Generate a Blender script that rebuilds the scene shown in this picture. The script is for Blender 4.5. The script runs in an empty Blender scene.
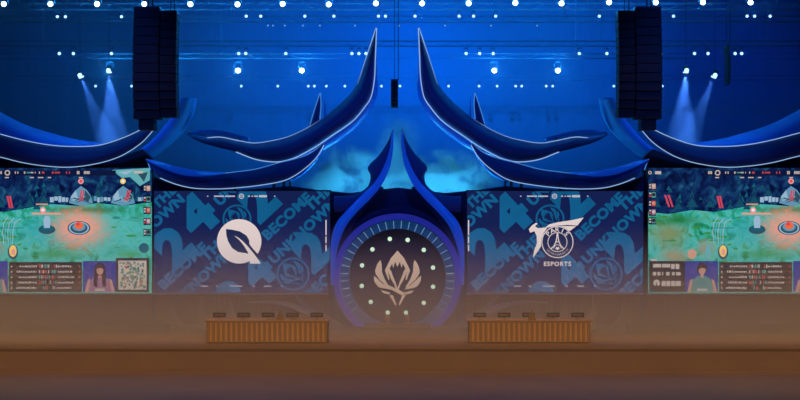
import bpy, bmesh, math, random
from mathutils import Vector, Matrix
random.seed(4)
HZ, LOWD, AMB = 0.009, 0.15, 800
SC = bpy.context.scene
C = SC.collection
CAMX, CAMY, CAMZ = 0.125, -60.0, 7.25

# ------------------------------------------------------------------ helpers
def P(px, py, Y=0.0):
    """where the thing seen at (px,py) stands when it is Y metres behind the stage front plane"""
    s = (Y - CAMY) / 1200.0
    return Vector((CAMX + (px - 400) * s, Y, CAMZ - (py - 200) * s))

def lin(c):
    c = c / 255.0
    return c / 12.92 if c <= 0.04045 else ((c + 0.055) / 1.055) ** 2.4
def rgb(r, g, b): return (lin(r), lin(g), lin(b), 1.0)

def mat(name, col, rough=0.5, metal=0.0, noise=0.12, nscale=3.0, bump=0.0):
    m = bpy.data.materials.new(name); m.use_nodes = True
    nt = m.node_tree; N = nt.nodes; L = nt.links
    b = N['Principled BSDF']
    b.inputs['Roughness'].default_value = rough
    b.inputs['Metallic'].default_value = metal
    tc = N.new('ShaderNodeTexCoord'); nz = N.new('ShaderNodeTexNoise'); nz.inputs['Scale'].default_value = nscale
    L.new(tc.outputs['Object'], nz.inputs['Vector'])
    mx = N.new('ShaderNodeMix'); mx.data_type = 'RGBA'
    mx.inputs[6].default_value = tuple(c * (1 - noise) for c in col[:3]) + (1,)
    mx.inputs[7].default_value = tuple(min(1, c * (1 + noise)) for c in col[:3]) + (1,)
    L.new(nz.outputs['Fac'], mx.inputs[0]); L.new(mx.outputs[2], b.inputs['Base Color'])
    if bump:
        bp = N.new('ShaderNodeBump'); bp.inputs['Strength'].default_value = bump
        L.new(nz.outputs['Fac'], bp.inputs['Height']); L.new(bp.outputs[0], b.inputs['Normal'])
    return m

def emis(name, col, s=1.0):
    m = bpy.data.materials.new(name); m.use_nodes = True
    nt = m.node_tree; N = nt.nodes; L = nt.links
    N.remove(N['Principled BSDF'])
    e = N.new('ShaderNodeEmission'); e.inputs[0].default_value = col; e.inputs[1].default_value = s
    L.new(e.outputs[0], N['Material Output'].inputs['Surface'])
    return m

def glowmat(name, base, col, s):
    """paint that also gives off light"""
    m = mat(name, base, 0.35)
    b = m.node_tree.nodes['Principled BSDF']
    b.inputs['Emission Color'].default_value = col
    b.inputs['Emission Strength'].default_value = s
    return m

def obj(name, bm, mats, parent=None, smooth=False, loc=None):
    me = bpy.data.meshes.new(name)
    bm.normal_update(); bm.to_mesh(me); bm.free()
    if not isinstance(mats, (list, tuple)): mats = [mats]
    for m in mats: me.materials.append(m)
    if smooth:
        for p in me.polygons: p.use_smooth = True
    o = bpy.data.objects.new(name, me); C.objects.link(o)
    if parent: o.parent = parent
    if loc is not None: o.location = loc
    return o

def tag(o, label, cat, group=None, kind=None):
    o['label'] = label
    if cat: o['category'] = cat
    if group: o['group'] = group
    if kind: o['kind'] = kind
    return o

def thing(name, label, cat, loc=(0, 0, 0), group=None):
    o = bpy.data.objects.new(name, None); C.objects.link(o); o.location = loc
    o.empty_display_size = 0.2
    return tag(o, label, cat, group)

def copy_tree(o, parent=None):
    c = o.copy(); C.objects.link(c)
    if parent: c.parent = parent
    for ch in list(o.children): copy_tree(ch, c)
    return c

def box(bm, x0, x1, y0, y1, z0, z1, mi=0, bev=0.0):
    r = bmesh.ops.create_cube(bm, size=1.0)
    vs = r['verts']
    for v in vs:
        v.co = Vector(((x0 + x1) / 2 + v.co.x * (x1 - x0), (y0 + y1) / 2 + v.co.y * (y1 - y0), (z0 + z1) / 2 + v.co.z * (z1 - z0)))
    fs = set(f for v in vs for f in v.link_faces)
    if bev:
        es = set(e for v in vs for e in v.link_edges)
        g = bmesh.ops.bevel(bm, geom=list(es), offset=bev, segments=2, affect='EDGES', profile=0.5)
        fs = set(g['faces']) | set(f for f in fs if f.is_valid)
    for f in fs: f.material_index = mi
    return bm

def B(): return bmesh.new()

def tube(bm, pts, r, n=6, mi=0, closed=False):
    pts = [Vector(p) for p in pts]; rings = []
    m = len(pts)
    for i, p in enumerate(pts):
        a = pts[(i - 1) % m] if (closed or i > 0) else p
        b = pts[(i + 1) % m] if (closed or i < m - 1) else p
        t = (b - a).normalized()
        up = Vector((0, 1, 0)) if abs(t.y) < 0.9 else Vector((1, 0, 0))
        s = t.cross(up).normalized(); w = s.cross(t)
        rr = r(i / (m - 1)) if callable(r) else r
        rings.append([bm.verts.new(p + (s * math.cos(k * 2 * math.pi / n) + w * math.sin(k * 2 * math.pi / n)) * rr) for k in range(n)])
    cnt = m if closed else m - 1
    for i in range(cnt):
        A, Bq = rings[i], rings[(i + 1) % m]
        for k in range(n):
            f = bm.faces.new((A[k], A[(k + 1) % n], Bq[(k + 1) % n], Bq[k])); f.material_index = mi; f.smooth = True
    if not closed:
        for R_, rev in ((rings[0], True), (rings[-1], False)):
            f = bm.faces.new(R_[::-1] if rev else R_); f.material_index = mi
    return bm

def cyl(bm, c, r, axis, h, n=20, mi=0, r2=None):
    c = Vector(c); ax = {'x': Vector((1, 0, 0)), 'y': Vector((0, 1, 0)), 'z': Vector((0, 0, 1))}[axis] if isinstance(axis, str) else Vector(axis).normalized()
    r2 = r if r2 is None else r2
    a = c - ax * h / 2; b = c + ax * h / 2
    s = ax.orthogonal().normalized(); w = ax.cross(s)
    ra, rb = [], []
    for k in range(n):
        t = k * 2 * math.pi / n; d = s * math.cos(t) + w * math.sin(t)
        ra.append(bm.verts.new(a + d * r)); rb.append(bm.verts.new(b + d * r2))
    for k in range(n):
        f = bm.faces.new((ra[k], ra[(k + 1) % n], rb[(k + 1) % n], rb[k])); f.material_index = mi; f.smooth = True
    f = bm.faces.new(ra[::-1]); f.material_index = mi
    f = bm.faces.new(rb); f.material_index = mi
    return bm

def spline(pts, n):
    """Catmull-Rom through pts, resampled to n+1 points evenly by arc length"""
    pts = [Vector((p[0], p[1], p[2] if len(p) > 2 else 0)) for p in pts]
    q = [pts[0] * 2 - pts[1]] + pts + [pts[-1] * 2 - pts[-2]]
    dense = []
    for i in range(1, len(q) - 2):
        for k in range(16):
            t = k / 16
            a, b, c, d = q[i - 1], q[i], q[i + 1], q[i + 2]
            dense.append(0.5 * ((2 * b) + (c - a) * t + (2 * a - 5 * b + 4 * c - d) * t * t + (3 * b - a - 3 * c + d) * t ** 3))
    dense.append(pts[-1])
    acc = [0.0]
    for i in range(1, len(dense)): acc.append(acc[-1] + (dense[i] - dense[i - 1]).length)
    out = []; j = 0
    for k in range(n + 1):
        s = acc[-1] * k / n
        while j < len(acc) - 2 and acc[j + 1] < s: j += 1
        L_ = acc[j + 1] - acc[j]
        out.append(dense[j].lerp(dense[j + 1], 0 if L_ < 1e-9 else (s - acc[j]) / L_))
    return out

def W(p, Y, side):
    v = P(p[0], p[1], Y)
    if side < 0: v.x = -v.x
    return v

def loft(eu, el, YU, YL, bulge, thick, side, n=40, m=8):
    """a solid curved blade between an upper and a lower edge curve; bows towards the hall by `bulge`"""
    U = spline(eu, n); Lw = spline(el, n); bm = B()
    fr, bk = [], []
    fy = lambda v, t: v(t) if callable(v) else v
    for i in range(n + 1):
        t = i / n; a = W(U[i], fy(YU, t), side); b = W(Lw[i], fy(YL, t), side)
        wdt = (a - b).length
        k_ = min(1.0, wdt / 1.2); rf, rb = [], []
        for j in range(m + 1):
            s = j / m; p = a.lerp(b, s); pr = math.sin(math.pi * s)
            rf.append(bm.verts.new(p + Vector((0, -bulge * pr * k_ - 0.02, 0))))
            rb.append(bm.verts.new(p + Vector((0, (thick - bulge * 0.6) * pr * k_ + 0.04, 0))))
        fr.append(rf); bk.append(rb)
    for i in range(n):
        for j in range(m):
            bm.faces.new((fr[i][j], fr[i][j + 1], fr[i + 1][j + 1], fr[i + 1][j]))
            bm.faces.new((bk[i][j], bk[i + 1][j], bk[i + 1][j + 1], bk[i][j + 1]))
        bm.faces.new((fr[i][0], fr[i + 1][0], bk[i + 1][0], bk[i][0]))
        bm.faces.new((fr[i][m], bk[i][m], bk[i + 1][m], fr[i + 1][m]))
    for i in (0, n):
        for j in range(m):
            bm.faces.new((fr[i][j], bk[i][j], bk[i][j + 1], fr[i][j + 1]))
    bmesh.ops.recalc_face_normals(bm, faces=bm.faces)
    for f in bm.faces: f.smooth = True
    return bm

def led(pts, Y, side, r=0.03, n=36, taper=False):
    Q = [W(p, Y(i / n) if callable(Y) else Y, side) for i, p in enumerate(spline(pts, n))]
    rr = (lambda t: r * (1 - 0.8 * t)) if taper else r
    return tube(B(), Q, rr, 6)

def prism(bm, pts3, d, mi=0):
    """extrude a planar polygon (world points) along d"""
    a = [bm.verts.new(p) for p in pts3]; b = [bm.verts.new(Vector(p) + Vector(d)) for p in pts3]
    n = len(a); fs = [bm.faces.new(a), bm.faces.new(b[::-1])]
    for i in range(n): fs.append(bm.faces.new((a[i], b[i], b[(i + 1) % n], a[(i + 1) % n])))
    for f in fs: f.material_index = mi
    bmesh.ops.recalc_face_normals(bm, faces=fs)
    return bm

# ------------------------------------------------------------------ materials
M = dict(
    floor=mat('hall_floor', rgb(104, 84, 68), 0.55, noise=0.2, nscale=0.4),
    deck=mat('stage_deck_paint', rgb(98, 78, 60), 0.6, noise=0.12, nscale=0.8),
    wall=mat('hall_drape', (0.32, 0.40, 0.52, 1), 0.9, noise=0.1, nscale=0.12),
    dark=mat('hall_dark', (0.03, 0.035, 0.06, 1), 0.9),
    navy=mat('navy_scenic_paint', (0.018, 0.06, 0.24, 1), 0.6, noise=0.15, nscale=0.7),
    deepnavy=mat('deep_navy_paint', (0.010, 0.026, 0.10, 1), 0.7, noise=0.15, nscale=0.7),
    blue=mat('blue_stretch_fabric', (0.04, 0.30, 0.85, 1), 0.6, noise=0.3, nscale=0.5),
    ribbon=glowmat('ribbon_painted_glow', (0.03, 0.16, 0.7, 1), rgb(10, 70, 205), 0.35),  # blue light falling on the ribbon, put into its colour as emission
    edge=glowmat('blue_painted_glow', (0.02, 0.09, 0.42, 1), rgb(10, 75, 215), 0.3),  # blue glow on the wing edges, put into the colour as emission
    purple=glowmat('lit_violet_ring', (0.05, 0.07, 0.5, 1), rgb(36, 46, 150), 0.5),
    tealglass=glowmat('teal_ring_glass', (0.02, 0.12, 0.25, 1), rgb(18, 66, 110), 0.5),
    skirt=mat('skirt_cloth', rgb(112, 80, 66), 0.95, noise=0.05),
    led=emis('led_white_blue', rgb(150, 190, 240), 0.95),
    ledsoft=emis('led_soft_blue', rgb(70, 140, 225), 0.9),
    tick=emis('tick_light', rgb(120, 170, 210), 0.9),
    metal=mat('truss_aluminium', (0.5, 0.52, 0.56, 1), 0.6, 0.1),
    lampbody=mat('lamp_housing_grey', (0.16, 0.17, 0.2, 1), 0.6, 0.0),
    black=mat('black_powder_coat', (0.008, 0.009, 0.012, 1), 0.5),
    blackgrille=mat('black_grille', (0.012, 0.013, 0.018, 1), 0.7, nscale=60, bump=0.3),
    silver=mat('silver_scenic_paint', (0.25, 0.22, 0.26, 1), 0.4, 0.3),
    gold=mat('gold_slats', (0.22, 0.125, 0.04, 1), 0.55, 0.2),
    goldlit=glowmat('amber_lit_trim', (0.4, 0.2, 0.05, 1), rgb(150, 92, 34), 0.18),
    bezel=mat('screen_bezel', (0.012, 0.014, 0.02, 1), 0.5),
    strip=mat('bezel_strip', (0.55, 0.5, 0.5, 1), 0.4, 0.3),
    lampS=emis('small_lamp_lens', (0.30, 0.62, 1.0, 1), 2.6),
    lampB=emis('big_lamp_lens', (0.72, 1.0, 0.95, 1), 9.0),
    lampD=emis('dim_lamp_lens', (0.12, 0.35, 1.0, 1), 0.9),
    dotlamp=emis('portal_bulb', rgb(190, 222, 190), 1.3),
    logo=emis('logo_white', rgb(222, 205, 202), 1.0),
    logodim=emis('emblem_white', rgb(196, 166, 146), 1.0),
)

# ------------------------------------------------------------------ the hall
def struct(name, bm, m):
    o = obj(name, bm, m); o['kind'] = 'structure'; return o
struct('floor', box(B(), -48, 48, -66, 52, -0.3, 0), M['floor'])
# back drape with soft vertical pleats
bm = B(); n = 480; rows = []
for i in range(n + 1):
    x = -48 + 96 * i / n
    y = 50 + 0.015 * math.sin(x * 3.1) + 0.01 * math.sin(x * 7.3 + 1)
    rows.append((bm.verts.new((x, y, 0)), bm.verts.new((x, y, 30))))
for i in range(n): bm.faces.new((rows[i][0], rows[i + 1][0], rows[i + 1][1], rows[i][1])).smooth = True
g = bmesh.ops.extrude_face_region(bm, geom=list(bm.faces))
for v in [e for e in g['geom'] if isinstance(e, bmesh.types.BMVert)]: v.co.y = 51
struct('wall_back', bm, M['wall'])
struct('wall_left', box(B(), -48.5, -48, -66, 52, 0, 30), M['dark'])
struct('wall_right', box(B(), 48, 48.5, -66, 52, 0, 30), M['dark'])
struct('ceiling', box(B(), -48.5, 48.5, -66, 52, 30, 30.4), M['dark'])

# ------------------------------------------------------------------ stage platform
st = thing('stage_platform', 'wide low brown stage platform under the screens and portal', 'stage', (0, -2, 0))
def stage_part(name, bm, m):
    for v in bm.verts: v.co -= Vector((0, -2, 0))
    return obj(name, bm, m, st)
stage_part('deck', box(B(), -30, 30, -9, 12, 0.82, 1.0, bev=0.02), M['deck'])
stage_part('fascia', box(B(), -29.98, 29.98, -8.98, 11.98, 0.0, 0.82), M['deck'])
stage_part('edge_trim', box(B(), -30.02, 30.02, -9.05, -9.0, 0.9, 1.0), M['deck'])

# ------------------------------------------------------------------ scenery walls
def scenic_wall(name, pts, Y0, Y1, label, m, cat='backdrop'):
    pl = [P(x, y, Y0) for x, y in pts]
    for p in pl: p.z = max(p.z, 1.01)
    bm = prism(B(), pl, (0, Y1 - Y0, 0))
    return tag(obj(name, bm, m), label, cat)
top = [(152, 176), (165, 182), (200, 188), (240, 190), (290, 186), (318, 190), (350, 193), (375, 190), (397.5, 187.5)]
full = top + [(795 - x, y) for x, y in top[:-1][::-1]]
scenic_wall('stage_backdrop', full + [(643, 330), (152, 330)], 0.4, 0.9, 'dark navy backdrop wall behind the central portal and the two team screens', M['deepnavy'])
scenic_wall('screen_support_wall', [(-66, 148), (-30, 152), (0, 158), (45, 166), (70, 167), (100, 163), (125, 156), (142, 149), (151.5, 158), (151.5, 330), (-66, 330)], 0.4, 0.9, 'dark support wall carrying the left game screen', M['deepnavy'])
scenic_wall('screen_support_wall', [(643.5, 330), (643.5, 158), (653, 149), (670, 156), (695, 163), (725, 167), (750, 166), (795, 158), (825, 152), (866, 148), (866, 330)], 0.4, 0.9, 'dark support wall carrying the right game screen', M['deepnavy'])

for px0, px1, lab in ((-66, 151, 'plain brown skirt cloth below the left game screen'), (155, 334, 'plain brown skirt cloth below the left team screen'), (463, 641, 'plain brown skirt cloth below the right team screen'), (644, 866, 'plain brown skirt cloth below the right game screen')):
    a, b = P(px0, 295.5, .1), P(px1, 295.5, .1); bm = B(); n = 120; rows = []
    for i in range(n + 1):
        x = a.x + (b.x - a.x) * i / n; y = .2 + .008 * math.sin(i * 1.9)
        rows.append([bm.verts.new((x, y, 1.0)), bm.verts.new((x, y, a.z)), bm.verts.new((x, .36, a.z)), bm.verts.new((x, .36, 1.0))])
    for i in range(n):
        for j in range(4): bm.faces.new((rows[i][j], rows[i + 1][j], rows[i + 1][(j + 1) % 4], rows[i][(j + 1) % 4]))
    bm.faces.new(rows[0][::-1]); bm.faces.new(rows[-1])
    bmesh.ops.recalc_face_normals(bm, faces=bm.faces)
    tag(obj('stage_skirt', bm, M['skirt']), lab, 'skirt cloth')

# ------------------------------------------------------------------ flat pictures on screens
S_ = 0.05
class Pic:
    """draws in picture units (u right, v down, one unit = 5 cm) on a screen of height H"""
    def __init__(self, H, Wd): self.H, self.Wd = H, Wd
    def pt(self, u, v, layer): return Vector((u * S_, -0.004 * layer - 0.002, (self.H - v) * S_))
    def poly(self, bm, pts, layer, mi=0):
        vs = [bm.verts.new(self.pt(u, v, layer)) for u, v in pts]
        f = bm.faces.new(vs); f.material_index = mi
        f.normal_update()
        if f.normal.y > 0: f.normal_flip()
    def rect(self, bm, u0, v0, u1, v1, layer, mi=0): self.poly(bm, [(u0, v0), (u1, v0), (u1, v1), (u0, v1)], layer, mi)
    def disc(self, bm, u, v, r, layer, mi=0, n=24, ry=None):
        ry = ry or r
        self.poly(bm, [(u + r * math.cos(k * 2 * math.pi / n), v + ry * math.sin(k * 2 * math.pi / n)) for k in range(n)], layer, mi)
    def ring(self, bm, u, v, r0, r1, layer, mi=0, n=48, a0=0, a1=2 * math.pi, sy=1.0):
        for k in range(n):
            a = a0 + (a1 - a0) * k / n; b = a0 + (a1 - a0) * (k + 1) / n
            self.poly(bm, [(u + r0 * math.cos(a), v + sy * r0 * math.sin(a)), (u + r1 * math.cos(a), v + sy * r1 * math.sin(a)),
                           (u + r1 * math.cos(b), v + sy * r1 * math.sin(b)), (u + r0 * math.cos(b), v + sy * r0 * math.sin(b))], layer, mi)
    def line(self, bm, pts, w, layer, mi=0):
        for (a, b), (c, d) in zip(pts[:-1], pts[1:]):
            L_ = math.hypot(c - a, d - b) or 1; nx, ny = -(d - b) / L_ * w / 2, (c - a) / L_ * w / 2
            self.poly(bm, [(a + nx, b + ny), (c + nx, d + ny), (c - nx, d - ny), (a - nx, b - ny)], layer, mi)
    def clip(self, bm):
        for co, no in (((0.02, 0, 0), (-1, 0, 0)), ((self.Wd * S_ - 0.02, 0, 0), (1, 0, 0)), ((0, 0, 0.02), (0, 0, -1)), ((0, 0, self.H * S_ - 0.02), (0, 0, 1))):
            bmesh.ops.bisect_plane(bm, geom=list(bm.verts) + list(bm.edges) + list(bm.faces), plane_co=co, plane_no=no, clear_outer=True)
    def text(self, bm, s, u, v, cap, layer, rot=0, mi=0, bold=0.03, shear=0.0, sx=1.0, gap=1.0):
        cu = bpy.data.curves.new('lettering', 'FONT'); cu.body = s; cu.size = 1.0; cu.offset = bold
        cu.align_x = 'CENTER'; cu.align_y = 'CENTER'; cu.shear = shear; cu.space_character = gap; cu.resolution_u = 3
        cu.fill_mode = 'FRONT'
        o = bpy.data.objects.new('lettering', cu); C.objects.link(o)
        dg = bpy.context.evaluated_depsgraph_get(); dg.update()
        me = bpy.data.meshes.new_from_object(o.evaluated_get(dg))
        ys = [q.co.y for q in me.vertices]; xs = [q.co.x for q in me.vertices]
        cy = (max(ys) + min(ys)) / 2; cx = (max(xs) + min(xs)) / 2; k = cap / (max(ys) - min(ys))
        ca, sa = math.cos(rot), math.sin(rot)
        n0 = len(bm.verts); f0 = len(bm.faces)
        bm.from_mesh(me); bm.verts.ensure_lookup_table(); bm.faces.ensure_lookup_table()
        for q in bm.verts[n0:]:
            x, y = (q.co.x - cx) * k * sx, (q.co.y - cy) * k
            q.co = self.pt(u + x * ca - y * sa, v - (x * sa + y * ca), layer)
        for f in bm.faces[f0:]:
            f.material_index = mi; f.normal_update()
            if f.normal.y > 0: f.normal_flip()
        bpy.data.objects.remove(o); bpy.data.meshes.remove(me); bpy.data.curves.remove(cu)

def noise_emis(name, stops, scale, detail=4, s=1.0, distort=0.6):
    m = emis(name, (0, 0, 0, 1), s); nt = m.node_tree; N = nt.nodes; L = nt.links
    e = [x for x in N if x.type == 'EMISSION'][0]
    tc = N.new('ShaderNodeTexCoord'); nz = N.new('ShaderNodeTexNoise')
    nz.inputs['Scale'].default_value = scale; nz.inputs['Detail'].default_value = detail; nz.inputs['Distortion'].default_value = distort
    cr = N.new('ShaderNodeValToRGB')
    while len(cr.color_ramp.elements) < len(stops): cr.color_ramp.elements.new(0.5)
    for el, (p, c) in zip(cr.color_ramp.elements, stops): el.position = p; el.color = c
    L.new(tc.outputs['Object'], nz.inputs['Vector']); L.new(nz.outputs['Fac'], cr.inputs[0]); L.new(cr.outputs[0], e.inputs[0])
    return m

def screen_body(t, Wd, H, mbez=M['bezel']):
    bm = B(); w, h = Wd * S_, H * S_
    box(bm, 0, w, 0.0, 0.36, 0, h)
    obj('cabinet', bm, mbez, t)
    bm = B(); b = 0.05
    for a in ((-b, w + b, h, h + b), (-b, 0, 0, h), (w, w + b, 0, h)): box(bm, a[0], a[1], -0.05, 0.36, a[2], a[3])
    obj('bezel', bm, mbez, t)
    obj('bottom_strip', box(B(), -b, w + b, -0.08, 0.36, -0.07, 0), M['strip'], t)['label'] = 'pale grey strip along the lower edge'

# ---- msi style crest (centre emblem), drawn in units, origin at its centre
CREST = []
def _c(*pts): CREST.append([((x - 193) / 5.0, (y - 190) / 5.0) for x, y in pts])
_c((193, 52), (160, 90), (130, 150), (148, 200), (153, 196), (146, 158), (166, 118), (178, 103), (193, 80))
_c((193, 80), (178, 103), (193, 134))
_c((146, 158), (152, 144), (160, 150), (172, 184), (184, 212), (194, 244), (188, 250), (178, 222), (162, 196))
_c((178, 103), (166, 118), (172, 140), (180, 112))
_c((108, 98), (92, 120), (82, 150), (84, 168), (104, 198), (146, 236), (152, 232), (130, 196), (116, 160), (114, 120))
_c((75, 176), (77, 206), (96, 232), (112, 238), (160, 246), (120, 218), (92, 192))
_c((120, 218), (160, 246), (215, 275), (232, 268), (205, 250), (160, 230))
_c((108, 250), (128, 266), (150, 270), (158, 262), (135, 256))
_c((150, 272), (168, 300), (182, 328), (188, 318), (176, 292), (172, 276))
_c((222, 274), (212, 292), (204, 327), (198, 318), (204, 290), (212, 274))
def crest(pc, bm, u, v, k, layer, mi=0, rot=0):
    ca, sa = math.cos(rot), math.sin(rot)
    for i, pl in enumerate(CREST):
        for sg in (1, -1):
            if sg < 0 and i == 6: continue
            if i == 9: continue
            pc.poly(bm, [(u + (x * sg * ca + y * sa) * k, v + (y * ca - x * sg * sa) * k) for x, y in pl], layer + (0.2 if sg < 0 else 0) + 0.03 * i, mi)

# ------------------------------------------------------------------ team screens
TP = Pic(102, 176)
t_bg = noise_emis('team_screen_navy', [(0.3, rgb(16, 30, 76)), (0.7, rgb(24, 34, 84))], 0.25)
t_txt = noise_emis('team_screen_teal', [(0.3, rgb(14, 84, 128)), (0.7, rgb(22, 100, 150))], 0.35)
t_navy = emis('crest_navy', rgb(26, 38, 80), 1.0)
def team_background(t):
    bm = B(); TP.rect(bm, 0, 0, 176, 102, 0); obj('screen_picture', bm, t_bg, t)
    bm = B(); R45 = math.radians(43)
    T = lambda s, u, v, cap, **k: TP.text(bm, s, u, v, cap, 1, R45, **k)
    K = dict(bold=0.05, sx=1.12, gap=1.06)
    D = dict(bold=0.06, sx=1.14)
    T('THE', 10, 6, 10, **K); T('UNKNOWN', -4, 36, 11, **K)
    T('2', 19, 55, 41, **D); T('4', 43, 24, 41, **D)
    T('BECOME', 29, 75, 11, **K); T('THE', 60, 57, 11, **K); T('UNKNOWN', 43, 91, 11, **K)
    T('UN', 71, 4, 11, **K)
    T('2', 104, 9, 40, **D)
    T('BECOME', 133, 25, 11, **K); T('THE', 164, 7, 11, **K); T('UNKNOWN', 149, 40, 11, **K)
    T('2', 158, 59, 40, **D)
    T('4', 103, 80, 35, **D); T('2', 79, 105, 35, **D)
    T('BECOME', 176, 84, 11, **K)
    for (u, v, r) in ((83, 28, 14.5), (139, 83, 16.5)):
        TP.ring(bm, u, v, r - 1.8, r, 1, n=36)
        crest(TP, bm, u, v, r / 31, 1, rot=R45)
    TP.clip(bm); obj('background_lettering', bm, t_txt, t)
    bm = B()
    for (u0, u1, h) in ((53, 54.4, 1), (60, 70, 1.3), (71, 81, 1.3), (94, 96, 1.3), (97.5, 99, 1.2), (100, 104, 1.2), (105, 113, 2.2), (120, 121.4, 1)):
        TP.rect(bm, u0, 5.2 - h / 2, u1, 5.2 + h / 2, 3)
    TP.ring(bm, 87.5, 5.2, 2.0, 2.7, 3, n=16); crest(TP, bm, 87.5, 5.2, 0.08, 3)
    for (u0, u1) in ((47, 54), (62, 64), (76, 88), (99, 101), (110, 117), (127, 129)): TP.rect(bm, u0, 94.6, u1, 95.6, 3)
    obj('header_marks', bm, emis('header_white', rgb(190, 190, 205), 0.9), t)
    return t
def team_screen(px0, label, bars):
    t = thing('team_screen', label, 'screen', P(px0, 293, 0), 'team screens beside the portal')
    screen_body(t, 176, 102); team_background(t)
    bm = B()
    for v0, v1 in ((29, 44), (45.5, 52), (54, 60)): TP.rect(bm, bars, v0, bars + 1.1, v1, 3)
    obj('side_marks', bm, M['logo'], t)
    return t
ts1 = team_screen(154, 'large team screen left of the portal with white round leaf logo', 171.5)
ts2 = team_screen(467, 'large team screen right of the portal with white bird and round crest', 1)
# left logo: disc ending in a tail, with a leaf cut out
F = lambda x, y: ((x / 2.353 + 150 - 154), (y / 2.353 + 150 - 191))
bm = B()
TP.disc(bm, *F(210, 215), 22.2, 4, 0, 48)
lg = obj('team_logo', bm, M['logo'], ts1); lg['label'] = 'white disc logo'
bm = B()
TP.poly(bm, [(72, 38), (78, 38.6), (86, 40.4), (92.5, 44.5), (95.2, 49), (95.4, 53), (98, 56.6), (103, 62), (109, 70), (99, 64), (92, 62.2), (84, 61), (78, 57), (74, 50), (72.4, 44)], 5)
obj('logo_leaf', bm, t_navy, lg)['label'] = 'dark leaf shape inside the white disc'
bm = B()
TP.poly(bm, [(80, 44.6), (84, 46.4), (89, 50.2), (95, 56.6), (101, 64), (106.4, 71.6), (106.6, 72.6), (96, 72.6), (95, 66.5), (93.8, 61), (89.5, 54), (85, 48.6)], 6)
obj('leaf_vein', bm, M['logo'], lg)['label'] = 'white leaf vein widening into the tail'
# right logo: bird and round crest
G = lambda x, y: ((x / 6.15 + 520 - 467), (y / 6.15 + 210 - 191))
bm = B()
TP.poly(bm, [G(*p) for p in [(54, 118), (72, 96), (98, 78), (108, 84), (92, 100), (112, 112), (150, 108), (166, 112), (146, 140), (132, 175), (128, 225), (104, 262), (80, 294), (86, 250), (104, 205), (102, 160), (88, 130), (62, 140)]], 4)
TP.poly(bm, [G(*p) for p in [(150, 112), (180, 88), (240, 74), (320, 62), (392, 46), (352, 96), (290, 92), (230, 96), (190, 104)]], 4)
TP.poly(bm, [G(*p) for p in [(190, 108), (240, 98), (345, 100), (308, 128), (262, 118), (230, 112)]], 4.3)
obj('bird', bm, M['logo'], ts2)['label'] = 'white bird with raised wing'
cu_, cv_ = G(230, 197)
bm = B(); TP.disc(bm, cu_, cv_, 16.2, 5, 0, 40); obj('crest_disc', bm, t_navy, ts2)
bm = B()
TP.ring(bm, cu_, cv_, 15.1, 16.0, 6); TP.ring(bm, cu_, cv_, 9.2, 9.9, 6)
for i, ch in enumerate('PARIS'):
    a = math.radians(138 - i * 24)
    TP.text(bm, ch, cu_ + 12.5 * math.cos(a), cv_ - 12.5 * math.sin(a), 4.4, 6, a - math.pi / 2, bold=0.015, sx=1.15)
for i, ch in enumerate('SAINT-GERMAIN'):
    a = math.radians(218 + i * 8.6)
    TP.text(bm, ch, cu_ + 12.5 * math.cos(a), cv_ - 12.5 * math.sin(a), 1.7 if ch != '-' else 0.4, 6, a + math.pi / 2, bold=0.0)
# tower with curved legs, cradle below
for sg in (1, -1):
    TP.line(bm, [(cu_ + sg * x, cv_ + y) for x, y in ((0.25, -9), (0.7, -4), (1.6, 0), (3.6, 4), (6.6, 6.8))], 1.0, 6)
TP.rect(bm, cu_ - 1.6, cv_ - 0.6, cu_ + 1.6, cv_ + 0.2, 6.1)
TP.ring(bm, cu_, cv_ + 6.4, 3.4, 4.0, 6.2, n=16, a0=math.pi, a1=2 * math.pi)
TP.poly(bm, [(cu_ - 2.2, cv_ + 6.8), (cu_ - 1.2, cv_ + 4.6), (cu_, cv_ + 5.4), (cu_ + 1.2, cv_ + 4.6), (cu_ + 2.2, cv_ + 6.8), (cu_, cv_ + 8)], 6.3)
obj('round_crest', bm, M['logo'], ts2)['label'] = 'white outlined round crest reading PARIS'
bm = B(); TP.text(bm, 'ESPORTS', *G(230, 331), 4.6, 4, bold=0.03, sx=1.0, gap=1.2); obj('caption', bm, M['logo'], ts2)['label'] = 'word ESPORTS below the crest'

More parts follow.
